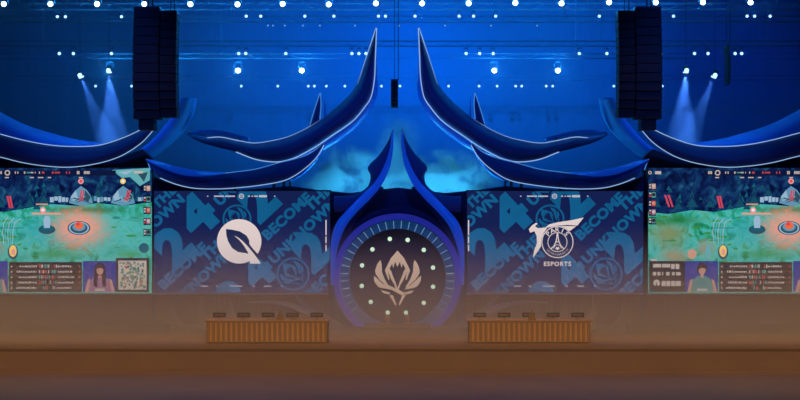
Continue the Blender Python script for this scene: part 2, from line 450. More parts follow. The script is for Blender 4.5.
# ------------------------------------------------------------------ game screens (same picture on both)
GW, GH = 214, 125
GP = Pic(GH, GW)
g_ground = noise_emis('game_ground', [(0.30, rgb(24, 100, 66)), (0.42, rgb(36, 150, 110)), (0.50, rgb(54, 172, 166)), (0.58, rgb(84, 180, 170)), (0.72, rgb(60, 150, 100))], 1.5, 8, 1.0, 1.6)
def blob(m, u, v, ru, rv, col, hard=0.0, amt=1.0):
    """blend a soft-edged coloured patch of the displayed picture into the ground material"""
    nt = m.node_tree; N = nt.nodes; L = nt.links
    e = [x for x in N if x.type == 'EMISSION'][0]; src = e.inputs[0].links[0].from_socket
    tc = [x for x in N if x.type == 'TEX_COORD'][0]; nz = [x for x in N if x.type == 'TEX_NOISE'][0]
    mp = N.new('ShaderNodeVectorMath'); mp.operation = 'SUBTRACT'; mp.inputs[1].default_value = (u * S_, 0, (GH - v) * S_); L.new(tc.outputs['Object'], mp.inputs[0])
    dv = N.new('ShaderNodeVectorMath'); dv.operation = 'MULTIPLY'; dv.inputs[1].default_value = (1 / (ru * S_), 0, 1 / (rv * S_)); L.new(mp.outputs[0], dv.inputs[0])
    ln = N.new('ShaderNodeVectorMath'); ln.operation = 'LENGTH'; L.new(dv.outputs[0], ln.inputs[0])
    ad = N.new('ShaderNodeMath'); ad.operation = 'MULTIPLY_ADD'; L.new(nz.outputs['Fac'], ad.inputs[0]); ad.inputs[1].default_value = .7; L.new(ln.outputs['Value'], ad.inputs[2])
    mr = N.new('ShaderNodeMapRange'); mr.interpolation_type = 'SMOOTHSTEP'; mr.inputs[1].default_value = 1.35; mr.inputs[2].default_value = 0.35 + hard; mr.inputs[3].default_value = 0; mr.inputs[4].default_value = amt
    L.new(ad.outputs[0], mr.inputs[0])
    mx = N.new('ShaderNodeMix'); mx.data_type = 'RGBA'; mx.inputs[7].default_value = col
    L.new(mr.outputs[0], mx.inputs[0]); L.new(src, mx.inputs[6]); L.new(mx.outputs[2], e.inputs[0])
for a in ((20, 66, 30, 24, rgb(120, 140, 100)), (26, 88, 22, 12, rgb(150, 140, 110)), (58, 80, 14, 12, rgb(150, 140, 120)), (30, 52, 40, 9, rgb(34, 120, 66)), (180, 64, 66, 34, rgb(80, 176, 172), 0, .75), (104, 62, 40, 26, rgb(54, 160, 168), 0, .75), (150, 42, 60, 6, rgb(40, 110, 60)), (118, 86, 40, 8, rgb(50, 140, 70), 0, .8), (190, 86, 20, 6, rgb(60, 150, 80), 0, .8),
          (141, 61, 44, 32, rgb(186, 142, 120), 0, .9), (141, 60, 33, 24, rgb(232, 156, 138), .1, .95)): blob(g_ground, *a)
g_forest = noise_emis('game_forest', [(0.34, rgb(6, 14, 50)), (0.48, rgb(12, 34, 82)), (0.60, rgb(20, 60, 104)), (0.74, rgb(40, 100, 124))], 1.7, 8, 1.0, 1.0)
g_m = [emis('game_' + n_, c) for n_, c in (
    ('teal_tree', rgb(34, 112, 118)), ('stone', rgb(150, 180, 205)), ('rock', rgb(96, 146, 176)), ('red', rgb(205, 70, 88)),
    ('orb', rgb(235, 150, 150)), ('gold', rgb(240, 200, 110)), ('pink', rgb(232, 150, 130)), ('glow', rgb(206, 150, 128)),
    ('dark_stone', rgb(46, 78, 96)), ('core', rgb(235, 104, 60)), ('white', rgb(225, 230, 240)), ('deep_teal', rgb(18, 92, 112)),
    ('moss', rgb(58, 140, 60)), ('pale_teal', rgb(96, 170, 176)), ('moss_dull', rgb(46, 124, 84)), ('teal_dull', rgb(34, 112, 104)), ('spruce', rgb(20, 74, 98)), ('spruce_dark', rgb(14, 50, 86)))]
TREE, STONE, ROCK, RED, ORB, GOLD, PINK, GLOW, DST, CORE, WHT, DTL, MOSS, PTL, MOSS2, TREE2, SPR, SPD = range(18)
p_m = [emis('panel_' + n_, c) for n_, c in (('dark', rgb(46, 34, 38)), ('text', rgb(190, 176, 168)), ('red', rgb(190, 70, 70)), ('teal', rgb(80, 150, 150)),
       ('blue', rgb(40, 52, 140)), ('hair', rgb(52, 34, 44)), ('skin', rgb(190, 140, 124)), ('shirt', rgb(70, 130, 130)), ('pinkshirt', rgb(150, 100, 130)), ('navy', rgb(14, 24, 60)))]
PD, PT, PR, PTE, PB, PH, PS, PSH, PPK, PN = range(10)
def game_screen(px0, label):
    r = random.Random(7)
    t = thing('game_screen', label, 'screen', P(px0, 293, 0), 'wide game screens at both ends of the stage')
    screen_body(t, GW, GH)
    bm = B(); GP.rect(bm, 0, 0, GW, GH, 0, 0)
    edge = [(0, 44), (20, 46), (45, 42), (66, 44), (90, 40), (112, 36), (140, 38), (160, 35), (185, 38), (214, 34)]
    GP.poly(bm, [(0, 0), (GW, 0)] + edge[::-1], 1, 1)
    obj('game_picture', bm, [g_ground, g_forest], t)
    bm = B()
    # mossy and rocky ground patches
    for k in range(26):
        u, v = r.uniform(4, 204), r.uniform(46, 92)
        if 116 < u < 168: continue
        GP.disc(bm, u, v, r.uniform(2, 7), 1.2 + 0.01 * k, r.choice((MOSS, MOSS2, TREE2, MOSS)), 9, r.uniform(0.5, 1.4))
    for k in range(60):
        u, v = r.uniform(2, 204), r.uniform(12, 36); GP.poly(bm, [(u, v - r.uniform(2, 5)), (u + r.uniform(1, 3), v + 1), (u - r.uniform(1, 3), v + 1.4)], 1.5 + .005 * k, r.choice((SPR, SPD, SPD, DTL)))
    # spruces and cliffs
    for (u, b, h, w) in ((92, 40, 17, 6), (106, 38, 20, 7), (99, 42, 12, 5), (62, 40, 14, 6), (44, 40, 18, 7), (30, 42, 13, 6), (160, 30, 16, 6), (8, 40, 15, 6), (82, 42, 11, 5), (200, 34, 14, 6), (120, 28, 12, 5)):
        for k in range(3):
            GP.poly(bm, [(u, b - h + k * h * 0.22), (u + w * (0.35 + 0.25 * k), b - h * (0.55 - 0.25 * k)), (u - w * (0.35 + 0.25 * k), b - h * (0.55 - 0.25 * k))], 2 + 0.1 * k, SPR if k != 1 else SPD)
    GP.poly(bm, [(174, 2), (212, 0), (212, 12), (202, 18), (192, 9), (184, 10)], 2, PTL)
    GP.poly(bm, [(180, 4), (196, 2), (188, 7)], 2.2, STONE); GP.poly(bm, [(200, 6), (210, 4), (206, 14)], 2.2, DST)
    obj('forest_picture', bm, g_m, t)
    bm = B()
    for u0, u1 in ((112, 131), (156, 173), (200, 206)):
        x = u0
        while x < u1:
            w = r.uniform(2.2, 4.2); GP.rect(bm, x, 29 + r.uniform(-1, 1), min(x + w, u1), 33.5 + r.uniform(-1, 1), 3, STONE if r.random() < .7 else ROCK); x += w + 0.5
    for cu, lean in ((143, 0), (185, 1)):
        GP.poly(bm, [(cu - 12, 35), (cu - 10, 28), (cu - 5, 22), (cu, 18), (cu + 6, 22), (cu + 10, 28), (cu + 12, 35), (cu, 38)], 3.2, ROCK)
        GP.poly(bm, [(cu - 10, 29), (cu - 5, 22), (cu - 3, 31), (cu - 8, 33)], 3.4, STONE)
        for q_ in range(9): GP.line(bm, [(cu + r.uniform(-9, 9), 27 + r.uniform(0, 5)), (cu + r.uniform(-9, 9), 30 + r.uniform(0, 5))], .7, 3.42 + .01 * q_, r.choice((STONE, DST, PTL, DST)))
        GP.poly(bm, [(cu + 4, 22), (cu + 10, 29), (cu + 7, 34), (cu + 3, 32)], 3.4, DST)
        GP.poly(bm, [(cu + lean * 3 - 2, 33), (cu + lean * 5, 22), (cu + lean * 5 + 1.4, 22), (cu + lean * 3 - .4, 33)], 3.6, RED)
        GP.poly(bm, [(cu + lean * 3 + .6, 33), (cu + lean * 5 + 2.2, 22), (cu + lean * 5 + 3.4, 22.5), (cu + lean * 3 + 2, 33)], 3.6, RED)
        GP.disc(bm, cu, 13.2, 2.8, 3.6, ORB if not lean else GOLD, 16); GP.disc(bm, cu, 13.2, 1.4, 3.8, RED if not lean else WHT, 10)
    for u, v, s in ((17, 27, 1), (69.5, 28, .6), (20.5, 27, 1), (72, 28, .6)):
        GP.poly(bm, [(u - 1, v), (u + 1, v), (u + 1 + 4 * s, v + 12), (u - .8 + 4 * s, v + 12)], 3.4, RED)
    # ribbed bridge
    for k in range(5):
        GP.line(bm, [(70 + k * 3.2, 49 + k * .4), (66 + k * 2.7, 55), (64.6 + k * 2.6, 64), (66 + k * 2.2, 76)], 0.8, 3, PTL if k % 2 else STONE)
    GP.line(bm, [(60, 60), (86, 60)], 0.6, 3.1, DST)
    # tower on its plinth, life bars
    GP.disc(bm, 109, 61.5, 8.5, 3.2, DST, 20, 4.6); GP.disc(bm, 109, 60, 6.6, 3.4, DTL, 18, 3.2)
    GP.poly(bm, [(106, 60), (105.4, 52), (107, 48), (111, 48), (112.6, 52), (112, 60)], 3.6, STONE)
    GP.rect(bm, 94, 44.8, 123, 46.6, 4, PINK); GP.disc(bm, 105, 42, 3, 3.9, ORB, 12); GP.disc(bm, 105, 42, 1.6, 4, WHT, 10); GP.rect(bm, 98, 35.6, 110, 36.8, 4, PINK)
    # glowing circle
    for k in range(26):
        a = k * 2 * math.pi / 26; GP.line(bm, [(141 + 14 * math.cos(a), 59 + 10 * math.sin(a)), (141 + r.uniform(15, 19) * math.cos(a), 59 + r.uniform(11, 14) * math.sin(a))], 0.5, 2.9, (PINK, GLOW, ORB)[k % 3])
    GP.disc(bm, 141, 60, 11.5, 3.2, DST, 28, 7); GP.ring(bm, 141, 60, 8.6, 10.2, 3.4, STONE, 22, sy=0.62); GP.disc(bm, 141, 59, 6.6, 3.6, ROCK, 20, 4.2)
    GP.disc(bm, 141, 57.5, 4.4, 3.8, CORE, 14, 3.8); GP.disc(bm, 140, 56, 1.8, 4, RED, 10)
    GP.disc(bm, 75, 84, 5.2, 3.2, DST, 16, 7.5); GP.disc(bm, 75, 83, 3.8, 3.4, GOLD, 14, 6); GP.disc(bm, 75.4, 84, 2, 3.6, ORB, 12, 3)
    GP.disc(bm, 44, 86, 4.5, 3.2, GLOW, 14, 5); GP.disc(bm, 60, 84, 3, 3.2, PTL, 12, 8)
    for k in range(9): GP.line(bm, [(96 + k * 9, 70 + (k % 3) * 5), (104 + k * 9, 66 + (k % 3) * 5)], 0.7, 3, PTL)
    for k in range(7): GP.line(bm, [(166, 50 + k * 5), (204, 50 + k * 5 + r.uniform(-1, 1))], 0.35, 3, PTL)
    GP.ring(bm, 206, 80, 4, 5, 3.2, DST, 16); GP.disc(bm, 206, 80, 4, 3.2, DTL, 16)
    obj('battle_picture', bm, g_m, t)
    # score line
    bm = B()
    GP.rect(bm, 56, 2.4, 178, 7.6, 3.9, PN)
    for u, h, mi, w in ((60, 4, PT, 5), (77, 3, PT, 1.6), (79.5, 3, PT, 1.2), (86, 3, PT, 2), (89, 2, PTE, 5), (101, 3, PT, 1.4), (104, 3, PR, 3), (114, 3, PR, 2.4), (117, 2.4, PR, 6), (128, 3, PR, 1.6), (131, 3, PR, 1.4), (139, 4.4, PT, 3.4), (146, 4, PT, 7), (93, 2, PT, 3), (97, 2, PT, 1)):
        h *= .72; w *= .85
        x = u
        while x < u + w: GP.rect(bm, x, 4.6 - h / 2, min(x + 1.1, u + w), 4.6 + h / 2, 5, mi); x += 1.4
    GP.ring(bm, 69.5, 4.8, 1.6, 2.8, 5, PT, 16)
    for u, w in ((92, 5), (100, 7), (110, 4), (67, 5), (141, 5)): GP.rect(bm, u, 9, u + w * .8, 10.1, 5, PT)
    GP.ring(bm, 1.8, 4.6, 1, 1.8, 5, PT, 12); GP.rect(bm, 7, 3.2, 13, 6.2, 5, PT); GP.rect(bm, 196, 3, 205, 5.4, 5, PT)
    obj('score_line', bm, p_m, t)
    # hero columns at both borders: plain coloured tiles
    for u0 in (0.6, 205.5):
        for k in range(5):
            v0 = 15 + k * 8.6
            if u0 > 100: v0 = 17 + k * 11
            bm = B(); GP.rect(bm, u0, v0, u0 + 7.4, v0 + 7, 4, PN)
            GP.rect(bm, u0 + 3, v0 + 0.6, u0 + 7, v0 + 6, 4.4, (PS, PTE, PR, PPK, PSH)[k])
            GP.disc(bm, u0 + 5, v0 + 3, 1.8, 4.8, (PT, PH, PS, PT, PH)[k], 10); GP.rect(bm, u0 + 0.5, v0 + 1, u0 + 2.4, v0 + 2.6, 4.8, PT); GP.rect(bm, u0 + 0.5, v0 + 3.6, u0 + 2.2, v0 + 5.4, 4.8, PR if k % 2 else PT)
            obj('player_tile', bm, p_m, t)
    # result table
    bm = B(); GP.rect(bm, 71, 94, 144, 124, 4, PD)
    for k in range(5):
        v = 97.6 + k * 5.4; GP.rect(bm, 73, v, 74.4, v + 1.6, 5, PT); GP.rect(bm, 141, v, 142.4, v + 1.6, 5, PR)
        x = 78 + r.uniform(0, 5)
        while x < 99: w = r.uniform(.8, 2.2); GP.rect(bm, x, v + r.uniform(-.5, .3), x + w, v + 1.6, 5, PT); x += w + .7
        x = 101
        while x < 118: w = r.uniform(.8, 1.8); GP.rect(bm, x, v - 1, x + w, v + 2.2, 5, r.choice((PR, PTE, PT, PH, PR))); x += w + r.uniform(.4, 1.4)
        x = 120
        while x < 136 - r.uniform(0, 4): w = r.uniform(.8, 2.2); GP.rect(bm, x, v + r.uniform(-.5, .3), x + w, v + 1.6, 5, PT); x += w + .7
    obj('result_table', bm, p_m, t)
    # player cameras: a seated person each, long dark hair / short dark hair
    for u0, shirt, lng in ((37, PSH, 0), (145, PPK, 1)):
        bm = B(); GP.rect(bm, u0, 93, u0 + 33, 124, 4, PB)
        c = u0 + 17
        GP.poly(bm, [(c - 13, 124), (c - 9, 112), (c - 4, 107.5), (c + 4, 107.5), (c + 9, 112), (c + 13, 124)], 5, shirt)
        GP.poly(bm, [(c - 15, 124), (c - 12, 112), (c - 9.4, 111), (c - 11.5, 124)], 5.4, PS); GP.poly(bm, [(c + 15, 124), (c + 12, 112), (c + 9.4, 111), (c + 11.5, 124)], 5.4, PS)
        if lng: GP.poly(bm, [(c - 5.4, 101), (c - 6.6, 118), (c - 2.6, 119), (c - 2, 108), (c + 2, 108), (c + 2.6, 119), (c + 6.6, 118), (c + 5.4, 101)], 5.6, PH)
        GP.rect(bm, c - 1.4, 105, c + 1.4, 109.5, 5.6, PS)
        GP.disc(bm, c, 100.4, 5.4, 5.8, PH, 18, 5.8); GP.disc(bm, c, 102.4, 3.3, 6.2, PS, 18, 4.2)
        GP.poly(bm, [(c - 3.4, 101), (c - 2.4, 98), (c + 2.4, 98), (c + 3.4, 101), (c, 99.8)], 6.6, PH)
        GP.rect(bm, c - 1.8, 101.8, c - 0.8, 102.4, 6.8, PH); GP.rect(bm, c + .8, 101.8, c + 1.8, 102.4, 6.8, PH); GP.rect(bm, c - .9, 104.6, c + .9, 105.0, 6.8, PR)
        GP.rect(bm, c - 5, 120.5, c + 5, 123, 6.8, PT)
        o = obj('player_camera_picture', bm, p_m, t)
        o['label'] = 'picture of a person with long dark hair' if lng else 'picture of a person in a teal shirt'
    # sponsor block at the left
    bm = B(); GP.rect(bm, 1, 93, 37, 124, 4, PD)
    for u, w, v, h in ((3, 6, 91, 2), (5, 8, 96, 3.4), (14, 8, 96, 3.4), (23, 3.6, 96, 5), (27.6, 3.6, 96, 5), (5, 3, 104, 3.4), (9.4, 3, 104, 3.4), (14, 1, 104, 3.4), (18, 3.6, 104, 3.4), (24, 2.6, 104, 3.4), (28, 4.4, 104, 3.4),
                       (13.5, 4, 113, 5), (18.2, 4, 113, 5), (23, 4, 113, 5), (27.6, 5, 113, 5)): GP.rect(bm, u, v, u + w, v + h, 5, PT)
    GP.disc(bm, 8.6, 115, 3.4, 5, PT, 16); GP.poly(bm, [(7.4, 118.5), (8.6, 114), (9.8, 118.5)], 5.4, PD)
    obj('caption_block', bm, p_m, t)
    # mini map
    bm = B(); GP.rect(bm, 178, 90, 211, 124, 5, PD); GP.rect(bm, 180.4, 92.6, 208.6, 121.6, 5.4, PT)
    mm = [emis('map_green', rgb(96, 120, 84)), emis('map_teal', rgb(70, 130, 130)), emis('map_sand', rgb(196, 178, 150)), emis('map_dark', rgb(60, 66, 60))] if 'map_green' not in bpy.data.materials else [bpy.data.materials[x] for x in ('map_green', 'map_teal', 'map_sand', 'map_dark')]
    for k in range(230):
        mi = 10 + r.choice((0, 1, 2, 2, 3)); s = r.uniform(.5, 1.5); GP.disc(bm, r.uniform(182.2, 206.8), r.uniform(94.4, 119.8), s, 6 + 0.01 * k, mi, 6)
    for k in range(14): GP.disc(bm, r.uniform(183, 206), r.uniform(95, 119), 1.0, 8.6 + .01 * k, (PR, PTE)[k % 2], 8)
    obj('mini_map', bm, p_m + mm, t)
    return t
game_screen(-62, 'wide game screen at the left end, mini map at its right corner')
game_screen(648, 'wide game screen at the right end, caption block at its left corner')

# ------------------------------------------------------------------ swept wings
def wing(side):
    sd = 'left' if side > 0 else 'right'
    def out(name, pts=None): pass
    # upper horn
    U = [(187, 134), (204, 137.5), (220, 137), (238, 140.5), (254, 143), (270, 141), (287, 137), (303, 130), (320, 120), (333, 110), (345, 99), (356, 85), (366, 58), (376, 28)]
    Lw = [(187, 135), (200, 142), (218, 147.5), (236, 152), (256, 159.5), (276, 162), (290, 159.5), (301, 155), (317, 146), (333, 135), (345, 127), (355, 119), (364, 108), (371, 97), (374.5, 78), (375.5, 55), (376.6, 28)]
    Ya = lambda t: 1.6 - 0.9 * math.sin(math.pi * min(1, t * 1.1)) ; Yl = lambda t: 1.2 - 1.1 * math.sin(math.pi * min(1, t * 1.1))
    t = thing('horned_wing', 'tall swept navy wing ending in a pointed horn, %s of the centre' % sd, 'stage wing', W((300, 325), 1.2, side), 'scenic wings over the screens')
    def part(name, bm, m, parent=None, par=t):
        inv = Vector(par.location)
        for v in bm.verts: v.co -= inv
        return obj(name, bm, m, par)
    part('blade', loft(U, Lw, Ya, Yl, 0.5, 0.8, side, 70, 10), M['navy'])
    part('painted_glow_edge', loft([(298, 157), (320, 146), (340, 132), (355, 120), (366, 107), (372, 96), (375, 80), (375.8, 58)],
                          [(296, 159), (322, 151), (343, 138), (359, 125), (370.5, 110), (377, 96), (378, 80), (376.6, 58)], 0.6, 0.9, 0.15, 0.3, side, 40, 4), M['edge'])  # glow beside the LED line, painted as an emissive band
    part('led_strip', led([(207, 138), (220, 137), (238, 140.5), (254, 143), (270, 141), (287, 137), (303, 130), (320, 120), (338, 107.5)], lambda s: Ya(s * .65 + .08) - 0.1, side, 0.022, 40, True), M['led'])
    part('led_strip', led([(376, 28), (366, 58), (357, 86)], lambda s: 1.5 - .5 * s, side, 0.026, 12, True), M['led'])
    part('led_strip', led(Lw[3:], lambda s: Yl(.18 + s * .82) - 0.1, side, 0.024, 60), M['led'])
    bm = B()
    for px in (274, 284):
        a = W((px, 159), 1.5, side); tube(bm, [a, Vector((a.x, 1.5, 1.0))], 0.09, 8)
    part('support_post', bm, M['black'])
    # bright sliver of fabric above the wing root
    t2 = thing('fabric_sail', 'thin bright blue fabric sliver on the inner root of the %s horned wing' % sd, 'fabric sail', W((205, 325), 2.6, side), 'stretched blue fabric')
    part('fabric', loft([(188, 132.5), (204, 129), (222, 130.5), (240, 135), (250, 138)], [(188, 134), (204, 136.4), (222, 137.5), (240, 140), (250, 142)], 2.4, 2.4, 0.2, 0.3, side, 24, 5), M['blue'], par=t2)
    a = W((240, 138), 2.5, side); part('bracket', tube(B(), [a, W((240, 144), 1.4, side)], 0.05, 8), M['black'], par=t2)
    # small upright fin
    t3 = thing('small_fin', 'small upright fin with two white edges on the %s horned wing' % sd, 'fin', W((315, 123), 1.1, side), 'small fins')
    part('blade', loft([(320, 93), (316, 106), (310, 126)], [(320.6, 93), (321, 106), (320, 121)], 1.1, 1.1, 0.08, 0.15, side, 16, 4), M['navy'], par=t3)
    part('led_strip', led([(320, 93), (315, 108), (310, 124.5)], 0.98, side, 0.022, 10), M['ledsoft'], par=t3)
    part('led_strip', led([(320.4, 93), (321, 106), (319.8, 119)], 0.98, side, 0.022, 10), M['ledsoft'], par=t3)
    # lower wing over the team screen
    U = [(146, 159.5), (160, 162.5), (175, 167), (200, 171.5), (220, 173), (238, 171.5), (256, 169), (276, 163.5), (290, 161), (301, 157), (312, 152), (322, 144)]
    Lw = [(146, 160.5), (152, 168), (160, 178), (175, 184), (192, 188), (213, 189), (235, 188), (262, 185), (286, 180), (303, 170), (316, 158), (324, 145)]
    t4 = thing('lower_wing', 'lower crescent wing hanging over the top of the %s team screen' % sd, 'stage wing', W((235, 325), 0.2, side), 'scenic wings over the screens')
    YB = lambda s: -0.65 - 0.4 * math.sin(math.pi * s)
    part('blade', loft(U, Lw, lambda s: YB(s) + .5, YB, 0.3, 0.5, side, 60, 10), M['navy'], par=t4)
    part('painted_glow_edge', loft([(147, 159), (160, 161.5), (175, 166), (198, 170.5), (225, 172.4)], [(147, 160.5), (162, 168), (180, 174.5), (200, 176.5), (225, 174)], lambda s: YB(s * .45) + .2, lambda s: YB(s * .45) - .28, 0.1, 0.2, side, 24, 4), M['edge'], par=t4)  # blue light on the upper edge, painted as an emissive band
    part('led_strip', led(Lw[2:], lambda s: YB(.1 + .9 * s) - 0.08, side, 0.02, 50), M['led'], par=t4)
    part('led_strip', led([(190, 170.5), (220, 173), (238, 171.5), (256, 169), (276, 163.5), (301, 157), (312, 152), (321, 145)], lambda s: YB(.25 + .75 * s) + .38, side, 0.018, 40), M['ledsoft'], par=t4)
    part('led_strip', led([(146.5, 159), (148.5, 164), (150.5, 170)], -0.3, side, 0.025, 6), M['ledsoft'], par=t4)
    # curved strut rising behind
    a = W((235, 184), 0.15, side); part('support_post', tube(B(), [a, W((235, 189.5), 0.32, side)], 0.06, 8), M['black'], par=t4)
    t5 = thing('curved_strut', 'slender curved blue strut rising beside the small %s fin' % sd, 'strut', W((312, 325), 2.0, side), 'curved struts')
    part('blade', loft([(324.5, 97), (323.8, 118), (321, 136), (313, 155), (300, 171), (286, 180)], [(324.8, 97), (326.2, 118), (325.6, 138), (318, 158), (304, 174), (288, 182)], 2.0, 2.0, 0.12, 0.3, side, 30, 4), M['blue'], par=t5)
    a = W((290, 180), 2.1, side); part('support_post', tube(B(), [a, Vector((a.x, 2.1, 1.0))], 0.06, 8), M['black'], par=t5)
    # outer crescent above the game screen
    U = [(-64, 116), (-30, 126), (0, 134), (25, 140.5), (50, 145), (75, 146.5), (100, 145), (125, 137), (147, 126.5)]
    Lw = [(-64, 140), (-30, 150), (0, 157), (22, 162.5), (45, 166), (70, 167.2), (95, 164), (115, 158.5), (130, 151), (143, 141.5), (153, 130.5)]
    t6 = thing('outer_wing', 'dark crescent wing outlined in white above the %s game screen' % sd, 'stage wing', W((60, 325), -0.4, side), 'scenic wings over the screens')
    YC = lambda s: -0.6
    part('blade', loft(U, Lw, -0.2, -0.9, 0.35, 0.6, side, 60, 10), M['deepnavy'], par=t6)
    part('led_strip', led(U, -0.34, side, 0.02, 50), M['led'], par=t6)
    part('led_strip', led(Lw, -1.0, side, 0.02, 50), M['led'], par=t6)
    bm = B()
    for px in (-30, 60, 100):
        a = W((px, {-30: 146, 60: 160, 100: 158}[px]), 1.3, side); tube(bm, [a + Vector((0, -1.7, 0)), a, Vector((a.x, 1.3, 1.0))], 0.09, 8)
    part('support_post', bm, M['black'], par=t6)
    t7 = thing('fabric_sail', 'broad bright blue fabric sail rising above the %s outer wing' % sd, 'fabric sail', W((40, 325), 1.6, side), 'stretched blue fabric')
    part('fabric', loft([(-64, 78), (-30, 96), (0, 112), (25, 124.5), (55, 134), (80, 140), (112, 144)], [(-64, 120), (-30, 129), (0, 137), (25, 143), (55, 147.5), (80, 148.5), (112, 146)], 1.8, 0.6, 0.3, 0.5, side, 40, 8), M['blue'], par=t7)
    bm = B()
    for px, py in ((-20, 134), (60, 146)):
        a = W((px, py), 1.7, side); tube(bm, [a, Vector((a.x, 1.7, 1.0))], 0.07, 8)
    part('support_post', bm, M['black'], par=t7)
    t8 = thing('curved_scenery', 'curved deep blue panel linking the %s outer and lower wings' % sd, 'scenic panel', W((165, 325), 2.4, side), 'curved panels')
    part('panel', loft([(197, 98), (194, 113), (186, 129), (172, 144), (156, 156), (140, 164)], [(180, 98), (172, 116), (161, 130), (150, 142), (136, 152), (122, 158)], 2.6, 2.0, 0.35, 0.5, side, 30, 6), M['blue'], par=t8)
    a = W((127, 160), 2.2, side); part('support_post', tube(B(), [a, Vector((a.x, 2.2, 1.0))], 0.06, 8), M['black'], par=t8)
    # claw by the portal
    t9 = thing('claw_pillar', 'hooked navy claw with a bright blue ribbon, %s of the portal' % sd, 'pillar', W((345, 325), 0.2, side), 'claw pillars')
    part('claw', loft([(393, 129), (387, 143), (379, 155), (368, 167), (370.5, 176), (368, 186), (358, 193), (345, 196), (334, 196)], [(393.5, 129), (391.5, 150), (386.5, 166), (380, 178), (372, 190), (365, 199), (352, 208), (342, 212), (334.5, 212)], -0.3, -0.5, 0.25, 0.4, side, 50, 8), M['navy'], par=t9)
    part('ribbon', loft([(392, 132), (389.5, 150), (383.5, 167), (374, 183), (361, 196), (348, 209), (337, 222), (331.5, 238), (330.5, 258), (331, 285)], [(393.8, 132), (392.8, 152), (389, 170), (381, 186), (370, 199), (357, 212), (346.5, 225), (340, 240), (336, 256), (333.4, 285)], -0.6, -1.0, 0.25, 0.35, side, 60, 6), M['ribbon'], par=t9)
    part('ribbon_dark_panel', loft([(381, 186), (370, 199), (357, 212), (346.5, 225), (340, 240), (334, 262), (331, 323)], [(384, 188), (374, 200), (362, 213), (352, 227), (346, 243), (340, 266), (338, 323)], -0.5, -0.6, 0.1, 0.3, side, 40, 5), M['deepnavy'], par=t9)  # plain dark navy panel along the ribbon's inner edge
    # silver spikes and low curved fins on the deck
    for k, (a_, lab) in enumerate(((((172, 302), (169, 330.5), (193, 330.5), (180, 321), (174.5, 313)), 'outermost'), (((201, 295), (198, 330.5), (218, 330.5), (207, 319), (203, 308)), 'middle and tallest'), (((231, 303), (229, 330.5), (243, 330.5), (236, 320), (232.6, 312)), 'innermost'))):
        pl = [W(p, -2.6, side) for p in a_]
        for p in pl: p.z = max(p.z, 1.0)
        tag(obj('scenic_spike', prism(B(), pl, (0, 0.25, 0)), M['silver']), '%s of the three pale spikes under the %s team screen' % (lab, sd), 'spike', 'pale spikes on the deck')
    t10 = thing('low_fin', 'low pale fin sweeping from the portal foot under the %s team screen' % sd, 'fin', W((310, 325), -2.0, side), 'low fins at the portal foot')
    part('blade', loft([(247, 302), (270, 300.5), (292, 303), (315, 310), (335, 320), (352, 331)], [(247, 303), (270, 304), (290, 308.5), (310, 319), (324, 328), (334, 331)], -2.0, -2.2, 0.15, 0.3, side, 30, 5), M['silver'], par=t10)
    part('blade', loft([(296, 295), (304, 301), (314, 312), (322, 330)], [(295, 296), (300, 303), (306, 315), (308, 330)], -1.6, -1.8, 0.1, 0.2, side, 16, 4), M['silver'], par=t10)
wing(1); wing(-1)

# ------------------------------------------------------------------ portal
pc = P(397.5, 277, 0.0)     # centre
DECK = 1.0
def arc_ring(r0, r1, y0, y1, n=90):
    """ring around the portal centre, ended where it meets the deck"""
    bm = B(); cz = pc.z - DECK
    def lim(r): return math.asin(max(-1, min(1, -cz / r)))
    rings = []
    for k in range(n + 1):
        q = []
        for r in (r0, r1):
            a0 = lim(r) if r > cz else -math.pi / 2
            a = a0 + (math.pi - 2 * a0) * k / n
            q.append((r * math.cos(a), r * math.sin(a) + cz))
        (xa, za), (xb, zb) = q
        rings.append([bm.verts.new((xa, y0, za)), bm.verts.new((xb, y0, zb)), bm.verts.new((xb, y1, zb)), bm.verts.new((xa, y1, za))])
    for k in range(n):
        for j in range(4): bm.faces.new((rings[k][j], rings[k][(j + 1) % 4], rings[k + 1][(j + 1) % 4], rings[k + 1][j]))
    bm.faces.new(rings[0]); bm.faces.new(rings[-1][::-1])
    bmesh.ops.recalc_face_normals(bm, faces=bm.faces); return bm
pt = thing('portal', 'round stage portal with white crest and twelve bulbs in the centre', 'portal', (pc.x, 0, DECK))
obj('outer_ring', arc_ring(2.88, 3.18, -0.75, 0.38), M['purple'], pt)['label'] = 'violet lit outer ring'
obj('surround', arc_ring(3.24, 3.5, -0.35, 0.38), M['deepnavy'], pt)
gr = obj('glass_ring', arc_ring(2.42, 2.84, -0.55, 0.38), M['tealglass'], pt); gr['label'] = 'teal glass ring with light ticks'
bm = B(); cyl(bm, (0, 0.1, pc.z - DECK), 2.39, 'y', 0.5, 72); obj('dark_disc', bm, M['deepnavy'], pt)
bm = B()
for k in range(32):
    a = math.radians(-36 + k * (252 / 31)); ca, sa = math.cos(a), math.sin(a)
    tube(bm, [(2.44 * ca, -0.56, 2.44 * sa + pc.z - DECK), (2.82 * ca, -0.56, 2.82 * sa + pc.z - DECK)], 0.013, 4)
obj('tick_lights', bm, M['tick'], gr)
bm0 = B(); cyl(bm0, (0, 0, 0), 0.085, 'y', 0.08, 14, r2=0.11)
bulb = None
for (x, y) in ((389.8, 239), (407.7, 240), (423.8, 250), (433, 267.7), (433, 286.8), (423.8, 303), (406, 312.7), (387.7, 312.7), (370.7, 302), (361.8, 286), (362, 265.5), (372.4, 249.4)):
    p = P(x, y, -0.2)
    if bulb is None: bulb = obj('bulb', bm0, M['dotlamp'], pt); o = bulb
    else: o = bulb.copy(); C.objects.link(o); o.parent = pt
    o.location = (p.x - pc.x, -0.19, p.z - DECK)
